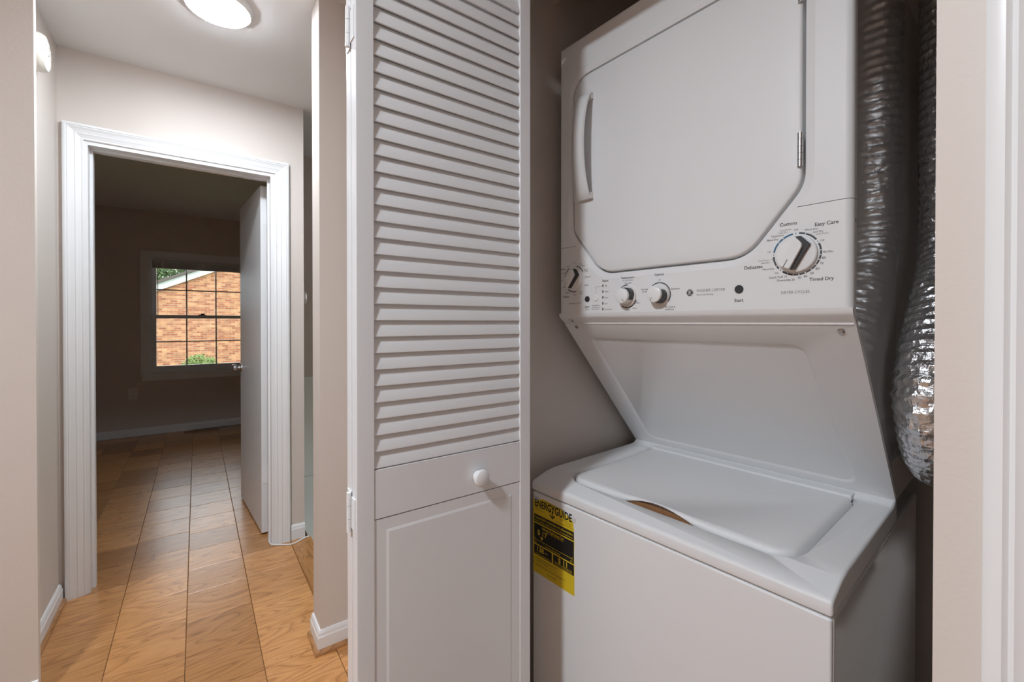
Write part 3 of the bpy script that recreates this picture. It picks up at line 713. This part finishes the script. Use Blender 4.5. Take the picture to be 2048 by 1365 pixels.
def small_knob(cb, cz, ang, label):
    k = empty('knob', (0, 0, 0), 0, cons); k['label'] = label
    fnk = KN(cb, cz, math.radians(ang)); fn0 = KN(cb, cz, 0)
    MB().lathe([(0.0262, 0.0), (0.0262, 0.003), (0.0252, 0.0045), (0.004, 0.0048)], fn0, 40).build('skirt', 'plate', k, smooth=True)
    MB().lathe([(0.0195, 0.004), (0.0190, 0.022), (0.0178, 0.0255), (0.014, 0.0272), (0.002, 0.0278)], fn0, 40).build('cap', 'knob_white', k, smooth=True)
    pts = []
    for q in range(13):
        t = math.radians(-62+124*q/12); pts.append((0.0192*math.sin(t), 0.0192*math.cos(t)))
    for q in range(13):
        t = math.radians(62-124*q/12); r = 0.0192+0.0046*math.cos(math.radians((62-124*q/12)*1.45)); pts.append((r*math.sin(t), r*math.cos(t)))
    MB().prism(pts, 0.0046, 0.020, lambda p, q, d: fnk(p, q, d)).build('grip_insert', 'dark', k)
    pm = MB(); pm.add([fnk(0.008, -0.0006, 0.02765), fnk(0.008, 0.0006, 0.02765), fnk(0.0165, 0.0006, 0.0270), fnk(0.0165, -0.0006, 0.0270)], [(0, 1, 2, 3)])
    pm.build('pointer', 'ink', k)
dkb, dkz = pix_plane(1592.5, 508.5, DF); wkb, wkz = pix_plane(1148.5, 558.5, DF)
tkb, tkz = pix_plane(1254.5, 593.0, DF); okb, okz = pix_plane(1318.5, 590.0, DF)
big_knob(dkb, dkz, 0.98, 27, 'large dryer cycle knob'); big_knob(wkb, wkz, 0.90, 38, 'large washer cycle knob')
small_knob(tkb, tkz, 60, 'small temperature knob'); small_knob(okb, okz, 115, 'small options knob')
rd, rw = MB(), MB()
R0, R1 = 0.0362, 0.0392
arc_band('ink_blue', dkb, dkz, R0, R1, -80, -9)
for a0, a1 in ((6, 54), (66, 217), (230, 268)): arc_band('ink', dkb, dkz, R0, R1, a0, a1)
for a in (-2, 60, 223.5, 274): dot(rd, dkb-0.0377*math.sin(math.radians(a)), dkz+0.0377*math.cos(math.radians(a)), 0.0010, FA)
for a in (86, 98, 111, 126, 142, 158, 174, 188, 202, 22, -35, -50, 240): dot(rw, dkb-0.0377*math.sin(math.radians(a)), dkz+0.0377*math.cos(math.radians(a)), 0.0010, FA-0.0002)
for a0, a1 in ((-78, -30), (15, 62), (168, 218)): arc_band('ink', wkb, wkz, 0.0345, 0.0372, a0, a1)
for a0, a1 in ((-20, 8), (70, 160)): arc_band('ink_white', wkb, wkz, 0.0345, 0.0365, a0, a1)
for a in (-38, 25, 52, 178, 200): dot(rw, wkb-0.0358*math.sin(math.radians(a)), wkz+0.0358*math.cos(math.radians(a)), 0.0009, FA-0.0002)
for a0, a1 in ((-40, 5), (112, 212)): arc_band('ink', tkb, tkz, 0.0268, 0.0292, a0, a1)
arc_band('ink', okb, okz, 0.0268, 0.0292, -40, 128)
for cb_, cz_, a in ((tkb, tkz, 3), (tkb, tkz, 140), (tkb, tkz, 175), (okb, okz, 2), (okb, okz, 72), (okb, okz, 125)): dot(rw, cb_-0.028*math.sin(math.radians(a)), cz_+0.028*math.cos(math.radians(a)), 0.0008, FA-0.0002)
for mm_, mt_ in ((rd, 'ink'), (rw, 'ink_white')): mm_.build('dial_dots', mt_, cons)['kind'] = 'stuff'
for px, py, r, mt, nm in ((1478, 579, 0.0083, 'dark', 'start_button'), (1174.8, 598.7, 0.0080, 'dark', 'start_button'), (1191.7, 596.6, 0.0080, 'knob_white', 'rinse_button')):
    b_, z_ = pix_plane(px, py, DF)
    MB().lathe([(r, -0.001), (r, 0.0016), (r*0.85, 0.0026), (0.0005, 0.0024)], KN(b_, z_, 0), 28).build(nm, mt, cons, smooth=True)
for py in (572, 583.7, 595.4, 607.2, 618.6):
    b_, z_ = pix_plane(1205.8, py, DF); MB().box(FA-0.0004, DF, b_-0.0014, b_+0.0014, z_-0.0031, z_+0.0031).build('indicator_light', 'dark', cons)
# emblem: dark disc, pale ring and scroll monogram
eb, ez = pix_plane(1379.5, 586, DF)
em = empty('round_emblem', (0, 0, 0), 0, cons)
MB().lathe([(0.0078, -0.0005), (0.0078, 0.0006), (0.0005, 0.0006)], KN(eb, ez, 0), 32).build('disc', 'ink', em)
mono = MB(); KE = KN(eb, ez, 0)
def stroke(pts, w=0.00042, h=0.0008): mono.tube([KE(x, y, h) for x, y in pts], w, 6)
stroke([(0.0071*math.cos(t*2*PI/40), 0.0071*math.sin(t*2*PI/40)) for t in range(41)], 0.00028)
S_ = 0.001
stroke([(S_*(-1.0+1.6*math.cos(t)), S_*(2.4+1.7*math.sin(t))) for t in [0.3+0.25*k for k in range(19)]])
stroke([(S_*(-0.4+0.3*k/8), S_*(4.0-6.0*k/8)) for k in range(9)])
stroke([(S_*(-1.9+1.5*math.cos(t)), S_*(-2.2+1.5*math.sin(t))) for t in [0.2+0.3*k for k in range(20)]])
stroke([(S_*(2.0+1.5*math.cos(t)), S_*(2.5+1.5*math.sin(t))) for t in [0.6+0.25*k for k in range(17)]])
stroke([(S_*(2.1+1.6*math.cos(t)), S_*(-1.9+1.8*math.sin(t))) for t in [1.6+0.25*k for k in range(18)]])
stroke([(S_*(-0.2+2.4*k/6), S_*(0.6+0.15*k/6)) for k in range(7)])
for k in range(4):
    a = PI/4+k*PI/2; stroke([(0.0062*math.cos(a+q*0.12), 0.0062*math.sin(a+q*0.12)) for q in (-2, -1, 0, 1, 2)], 0.0003)
mono.build('monogram', 'ink_white', em)

# lettering --------------------------------------------------------------
def text_mesh(s, bold=0.0):
    cu = bpy.data.curves.new('t', 'FONT'); cu.body = s; cu.size = 1.0; cu.resolution_u = 3; cu.offset = bold
    ob = bpy.data.objects.new('t', cu); COL.objects.link(ob)
    bpy.context.view_layer.update(); dg = bpy.context.evaluated_depsgraph_get()
    me = bpy.data.meshes.new_from_object(ob.evaluated_get(dg))
    vs = [tuple(v.co) for v in me.vertices]; fs = [tuple(p.vertices) for p in me.polygons]
    bpy.data.objects.remove(ob); bpy.data.curves.remove(cu); bpy.data.meshes.remove(me)
    xs = [v[0] for v in vs]; return vs, fs, min(xs), max(xs)
def put_text(m, s, b_left, b_right, zc, dep, bold=0.0, hscale=1.0):
    vs, fs, x0, x1 = text_mesh(s, bold); sc = (b_left-b_right)/(x1-x0); ym = 0.34
    m.add([(dep, b_left-(x-x0)*sc, zc+(y-ym)*sc*hscale) for x, y, z in vs], fs)
def T(mat, s, xl, xr, yc, bold=0.0):
    bl_, z0 = pix_plane(xl, yc, DF); br_, z1 = pix_plane(xr, yc, DF); _, zc = pix_plane((xl+xr)/2, yc, DF)
    m = MB(); put_text(m, s, bl_, br_, zc, FA, bold); m.build('lettering', mat, cons)
for a in (('Cottons',1558.9,1593.4,448.4),('Easy Care',1628.8,1676.5,446.4),('Timed Dry',1618.2,1667.5,557.8),('Delicates',1488.6,1524.8,535),('Start',1468.5,1487,601),
          ('Options',1309,1328,549.3),('Temperature',1242,1268.7,555.5),('Status',1204.6,1216.7,561.7),('Start',1169.8,1179,614),('Whites',1126.4,1137.6,594.3),('Colors',1121,1131,539)): T('ink', *a, bold=0.012)
for a in (('Optimum',1542,1566.4,472.4),('More Dry',1533.4,1556.2,480.3),('More Dry',1609.6,1635,459),('90 Min.',1645.5,1666.6,503.5),('80',1643.3,1650.8,515.9),('70',1639.6,1646.4,526.8),('60',1630.7,1638.2,537.4),
          ('50',1620.2,1627.3,546.9),('40',1606.9,1614.1,553),('30',1595,1602,555.8),('Dewrinkle 20',1554.2,1589.2,560.5),('Quick Fluff 10',1537.8,1573.6,554.8),('More Dry',1525.1,1547.9,538.7),
          ('2nd Rinse',1341.7,1359.3,577.8),('Pre Soak &',1330.8,1350.5,614),('2nd Rinse',1330.8,1347.8,619),('Pre Soak',1282.8,1296.6,579.2),('15 min',1284.5,1294.5,583.9),('Tap Cold',1249,1262,566.6),
          ('Hot',1273,1278.4,606),('Warm',1265,1273,617),('Colors',1250.5,1260,620),('Fill',1210.2,1213.5,572.2),('Wash',1210,1217,583.7),('Rinse',1209.7,1216.3,595.6),('Spin',1209.7,1214.7,607.4),('Lid Locked',1209.3,1222.9,618.9),
          ('Deep Rinse',1184.8,1199,611),('Medium',1123.5,1131.5,546.8),('Speed',1168,1175,539.8),('Wash',1170.4,1176,543.2),('Delicates',1170.4,1181.2,554),('Casuals',1168.3,1177,570.5),('Bulky',1160,1165,583.5),('Items',1160,1165.7,587),
          ('Heavy',1146.4,1152.8,590),('Medium',1131,1140,586),('Light',1126.7,1131,575),('Heavy',1123,1127.3,561.2),('Light',1134.3,1138.8,533.3),('Rinse',1159.8,1165,528.4),('& Spin',1162,1169.8,531.6),('Less Dry',1521.9,1539,526.2),('Less Dry',1625.7,1645.9,463.3)): T('ink', *a)
for a in (('Cool Down',1558.7,1581.5,460.6),('Less Dry',1556.9,1575,465.8),('Off',1587.5,1595.8,460.2),('Cool Down',1631,1655.8,467.4),('Off',1640.2,1648.1,481),('Off',1549.2,1556.8,546.9),('Cool Down',1516.3,1538,521.5),('Off',1534.3,1541.3,505),
          ('DRYER CYCLES',1562,1619.1,584.6),('WASHER | DRYER',1392.7,1450.4,580.4),('Auto Load Sensing',1392.9,1426.1,589.2),('Off',1316,1321.4,560.5),('All Cold Rinses',1245,1265.8,561.0),('Pause',1171,1178,619),
          ('Adds Water and',1183.3,1200.3,615.2),('Fabric Softener',1183.8,1199,618.6),('WASHER CYCLES',1137.6,1161.8,607.4),('Off',1147.5,1150.7,526.3)): T('ink_light', *a)
ln = MB()
def hair(pts, w=0.0003, dep=FA):
    q = [pix_plane(x, y, DF) for x, y in pts]
    for (b0, z0), (b1, z1) in zip(q, q[1:]):
        d = Vector((b1-b0, z1-z0)).normalized(); nx, nz = -d.y*w, d.x*w
        ln.add([(dep, b0+nx, z0+nz), (dep, b1+nx, z1+nz), (dep, b1-nx, z1-nz), (dep, b0-nx, z0-nz)], [(0, 1, 2, 3)])
hair([(1192, 588), (1192, 574.5), (1203.5, 573)]); hair([(1541.3, 520.2), (1545.5, 519)]); hair([(1542.5, 525), (1546, 523.8)]); hair([(1620, 471), (1623, 468)]); hair([(1624.5, 474), (1627.5, 471)])
ln.build('lead_lines', 'ink_light', cons)['kind'] = 'stuff'
# small care symbol on the lip, left end
sm = MB()
LPa, LPb = Vector((DF+0.005, 1.237)), Vector((0.127, 1.2235)); lpd = (LPb-LPa)
for t0, t1, b0, b1 in ((0.30, 0.36, 0.635, 0.655), (0.72, 0.78, 0.635, 0.655), (0.30, 0.78, 0.6545, 0.6555), (0.42, 0.75, 0.640, 0.645)):
    q0, q1 = LPa+lpd*t0, LPa+lpd*t1; e = 0.0004
    sm.add([(q0.x-e, b0, q0.y-e), (q0.x-e, b1, q0.y-e), (q1.x-e, b1, q1.y-e), (q1.x-e, b0, q1.y-e)], [(0, 1, 2, 3)])
sm.build('care_symbol', 'ink_light', cons)
# side seam screw slot on the fascia's side
MB().box(0.118, 0.1215, -0.0006, 0.002, 1.395, 1.402).build('side_slot', 'dark', unit)

# energy label stuck to the front of the washer ---------------------------
EB0, EB1, EZ0, EZ1 = 0.5275, 0.6765, 0.548, 0.757
st = empty('energy_label', (0, 0, 0), 0, unit); st['label'] = 'yellow and black energy guide sticker with torn top corners'
SF = -0.0004
def sx(u): return EB1-(EB1-EB0)*u          # u 0 left .. 1 right, v 0 bottom .. 1 top
def sz(v_): return EZ0+(EZ1-EZ0)*v_
paper = [(0.0, 0.0), (1.0, 0.0), (1.0, 0.30), (0.992, 0.52), (1.0, 0.60), (0.985, 0.80), (0.97, 0.875), (0.90, 0.90), (0.80, 0.925), (0.70, 0.965), (0.5, 0.972), (0.24, 0.985), (0.18, 0.965), (0.09, 0.955), (0.05, 0.975), (0.0, 0.965)]
MB().prism([(sx(u), sz(q)) for u, q in paper], SF, 0.0005, FR).build('paper', 'yellow', st)
torn = [[(0.0, 0.985), (0.02, 0.945), (0.07, 0.925), (0.15, 0.945), (0.14, 0.985)], [(0.93, 0.90), (0.98, 0.86), (1.02, 0.875), (1.035, 0.92), (0.99, 0.94)]]
for t_ in torn: MB().prism([(sx(u), sz(q)) for u, q in t_], SF-0.0003, 0.0003, FR).build('torn_backing', 'torn', st)
bk = MB(); E1 = SF-0.0003; E2 = SF-0.0006
def rect(m, u0, u1, v0, v1, d): m.add([(d, sx(u0), sz(v0)), (d, sx(u1), sz(v0)), (d, sx(u1), sz(v1)), (d, sx(u0), sz(v1))], [(0, 1, 2, 3)])
rect(bk, 0.03, 0.99, 0.655, 0.757, E1); rect(bk, 0.03, 0.99, 0.378, 0.640, E1); rect(bk, 0.03, 0.48, 0.237, 0.362, E1); rect(bk, 0.51, 0.99, 0.237, 0.362, E1)
def stext(m, s, u0, u1, vc, d, bold=0.0, hs=1.0): put_text(m, s, sx(u0), sx(u1), sz(vc), d, bold, hs)
stext(bk, 'ENERGYGUIDE', 0.05, 0.945, 0.908, E1, 0.03, 1.35)
for u0, u1, vc in ((0.05, 0.22, 0.845), (0.05, 0.30, 0.825), (0.68, 0.86, 0.848), (0.68, 0.75, 0.829), (0.79, 0.95, 0.829), (0.79, 0.93, 0.809), (0.56, 0.96, 0.785), (0.30, 0.8, 0.964), (0.07, 0.62, 0.205), (0.07, 0.60, 0.188), (0.07, 0.40, 0.171), (0.07, 0.62, 0.154), (0.07, 0.80, 0.122), (0.07, 0.72, 0.106)): rect(bk, u0, u1, vc-0.0022, vc+0.0022, E1)
stext(bk, 'ftc.gov/energy', 0.37, 0.58, 0.062, E1); rect(bk, 0.022, 0.030, 0.11, 0.20, E1)
tri = [(0.425, 0.828), (0.49, 0.788), (0.555, 0.828), (0.545, 0.842), (0.49, 0.810), (0.435, 0.842)]
bk.prism([(sx(u), sz(q)) for u, q in tri], E1, E1+0.0001, FR); rect(bk, 0.480, 0.500, 0.80, 0.885, E1)
bk.build('black_print', 'black_print', st)['kind'] = 'stuff'
ye = MB()
stext(ye, 'Compare ONLY to other labels with yellow numbers.', 0.05, 0.97, 0.724, E2, 0.01, 1.5)
stext(ye, 'Labels with yellow numbers are based on the same test procedures.', 0.05, 0.97, 0.682, E2, 0.0, 1.4)
stext(ye, 'Estimated Yearly Energy Cost', 0.24, 0.76, 0.612, E2, 0.015, 1.5); stext(ye, 'when used with an electric water heater', 0.34, 0.75, 0.584, E2, 0, 1.3)
stext(ye, '$ 17', 0.12, 0.36, 0.538, E2, 0.015, 0.95)
rect(ye, 0.06, 0.955, 0.430, 0.435, E2)
for u in (0.06, 0.28, 0.49, 0.71, 0.955): rect(ye, u-0.004, u+0.004, 0.418 if 0.1 < u < 0.9 else 0.415, 0.434 if 0.1 < u < 0.9 else 0.455, E2)
ye.prism([(sx(u), sz(q)) for u, q in ((0.19, 0.490), (0.27, 0.490), (0.23, 0.448))], E2, E2+0.0001, FR)
stext(ye, 'Cost Range of Similar Models', 0.32, 0.68, 0.400, E2, 0, 1.3); stext(ye, '$10', 0.05, 0.10, 0.397, E2); stext(ye, '$35', 0.91, 0.96, 0.397, E2)
stext(ye, '138', 0.11, 0.28, 0.320, E2, 0.015); stext(ye, 'kWh', 0.30, 0.38, 0.312, E2); stext(ye, '$ 11', 0.63, 0.84, 0.322, E2, 0.015, 0.95)
stext(ye, 'Estimated Yearly Electricity Use', 0.07, 0.45, 0.258, E2, 0, 1.4); stext(ye, 'Estimated Yearly Energy Cost', 0.55, 0.95, 0.276, E2, 0, 1.4); stext(ye, 'when used with a natural gas water heater', 0.55, 0.96, 0.254, E2, 0, 1.3)
ye.build('yellow_print', 'yellow', st)['kind'] = 'stuff'

# ------------------------------------------------------------------ foil duct and hoses beside the machine
def catmull(P, n):
    P = [Vector(p) for p in P]; out = []
    for i in range(len(P)-1):
        p0, p1, p2, p3 = P[max(i-1, 0)], P[i], P[i+1], P[min(i+2, len(P)-1)]
        for k in range(n):
            t = k/n; out.append(0.5*((2*p1)+(p2-p0)*t+(2*p0-5*p1+4*p2-p3)*t*t+(3*p1-p0-3*p2+p3)*t**3))
    out.append(P[-1]); return out
def resample(path, step):
    out = [path[0]]; acc = 0.0
    for a, b in zip(path, path[1:]):
        L = (b-a).length; d = step-acc
        while d <= L: out.append(a+(b-a)*(d/L)); d += step
        acc = (acc+L) % step
    return out
dp = resample(catmull([(1.45, 0.232, 2.43), (1.45, 0.232, 2.0), (1.45, 0.231, 1.62), (1.445, 0.230, 1.45), (1.39, 0.224, 1.35), (1.27, 0.215, 1.25), (1.185, 0.208, 1.15), (1.155, 0.205, 1.06), (1.185, 0.204, 0.98), (1.26, 0.211, 0.93), (1.39, 0.226, 0.912), (1.66, 0.25, 0.912)], 24), 0.0045)
rng = random.Random(11); NS = 48; Ld = []
t = (dp[1]-dp[0]).normalized(); u = Vector((1, 0, 0))
for i, p in enumerate(dp):
    t = (dp[min(i+1, len(dp)-1)]-dp[max(i-1, 0)]).normalized(); u = (u-t*u.dot(t)).normalized(); w_ = t.cross(u)
    bul = max(0.0, 1-abs(p.z-1.08)/0.16) if p.x < 1.30 else 0
    r0 = 0.0505+0.0075*bul
    ph = (i % 5)/5.0; rid = abs(2*ph-1)                                    # folded ridges
    ring = []
    for k in range(NS):
        a = 2*PI*k/NS; nv = noise.noise(Vector((math.cos(a)*2.2, math.sin(a)*2.2, i*0.16)))+0.6*noise.noise(Vector((math.cos(a)*6, math.sin(a)*6, i*0.45)))
        r = r0+0.0038*(rid-0.5)+0.0022*nv
        ring.append(tuple(p+(u*math.cos(a)+w_*math.sin(a))*r))
    Ld.append(ring)
du = MB().loops(Ld, True, True).build('dryer_duct', 'foil', smooth=False)
props(du, 'crinkled silver foil dryer duct hanging beside the dryer', 'duct')
hs = MB().tube(catmull([(1.62, 0.20, 0.80), (1.48, 0.165, 0.825), (1.34, 0.140, 0.825), (1.23, 0.132, 0.79), (1.20, 0.130, 0.71), (1.25, 0.135, 0.64), (1.40, 0.15, 0.58), (1.62, 0.19, 0.55)], 14), 0.016, 14).build('drain_hose', 'black_rubber', smooth=True)
props(hs, 'black rubber drain hose looping below the foil duct', 'hose')

# =================================================================== OUTSIDE
GZ = -3.2
lawn = MB().box(-60, 60, -60, 60, GZ-0.2, GZ).build('ground', 'lawn'); lawn['kind'] = 'structure'
hb = empty('brick_house', (0, 19.0, GZ)); props(hb, 'red brick neighbouring house with white gable trim seen through the window', 'house')
# gable end facing the window; rake rises to the right
ez, rz_, xe, xp = 4.29, 7.58, -4.0, 3.0
gpoly = [(xe, 0), (2*xp-xe, 0), (2*xp-xe, ez), (xp, rz_), (xe, ez)]
MB().prism(gpoly, 0.0, 8.0, lambda p, q, d: (p, d, q)).build('gable_wall', 'brick', hb)
sl = Vector((xp-xe, rz_-ez)); L_ = sl.length; sd_ = sl/L_; nn = Vector((-sd_.y, sd_.x))
def rake(o0, o1, y0, y1, name, mat):
    a = Vector((xe, ez))-sd_*0.5; b = Vector((xp, rz_))
    po = [tuple(a+nn*o0), tuple(b+nn*o0), tuple(b+nn*o1), tuple(a+nn*o1)]
    MB().prism(po, y0, y1, lambda p, q, d: (p, d, q)).build(name, mat, hb)
    pm = [(2*xp-p, q) for p, q in po]
    MB().prism(pm, y0, y1, lambda p, q, d: (p, d, q)).build(name, mat, hb)
rake(-0.16, 0.08, -0.10, 0.0, 'rake_board', 'white'); rake(0.05, 0.14, -0.25, 8.2, 'roof_slope', 'roof')
def leaves(center, rad, count, size, seed, squash=0.85):
    r = random.Random(seed); m = MB(); vs = []; fs = []
    for _ in range(count):
        while True:
            p = Vector((r.uniform(-1, 1), r.uniform(-1, 1), r.uniform(-1, 1)))
            if p.length < 1 and noise.noise(p*2.3+Vector((seed, 0, 0))) > -0.25: break
        p = Vector((p.x*rad, p.y*rad, p.z*rad*squash))+Vector(center)
        d = Vector((r.gauss(0, 1), r.gauss(0, 1), r.gauss(0, 1))).normalized(); e = d.orthogonal().normalized(); s = size*r.uniform(0.6, 1.3); o = len(vs)
        vs += [p-d*s, p+e*s*0.45, p+d*s, p-e*s*0.45]; fs.append((o, o+1, o+2, o+3))
    m.add(vs, fs); return m
def tree(name, x, y, h, crown, rad, n, size, mat, label, seed):
    t = empty(name, (x, y, GZ)); props(t, label, 'tree')
    tk = MB(); tk.tube([(0, 0, 0), (0.05, 0.02, h*0.4), (0, 0, h*0.75)], [0.16*rad/1.5, 0.12*rad/1.5, 0.05], 10)
    r = random.Random(seed)
    for k in range(7):
        a = 2*PI*k/7; z0 = h*(0.45+0.05*k/2); tk.tube([(0, 0, z0), (math.cos(a)*rad*0.35, math.sin(a)*rad*0.35, z0+rad*0.25), (math.cos(a)*rad*0.7, math.sin(a)*rad*0.7, z0+rad*0.55)], [0.05, 0.03, 0.012], 6)
    tk.build('trunk', 'bark', t)
    lv = leaves((0, 0, crown), rad, n, size, seed).build('foliage', mat, t); lv['kind'] = 'stuff'
tree('tree', -1.9, 30.0, 7.5, 7.3, 2.1, 6000, 0.11, 'leaf_dark', 'leafy tree behind the brick house beyond its white gable trim', 5)
tree('tree', 0.07, 13.6, 3.2, 3.25, 0.42, 1500, 0.045, 'leaf', 'young green tree top in front of the brick house wall', 9)
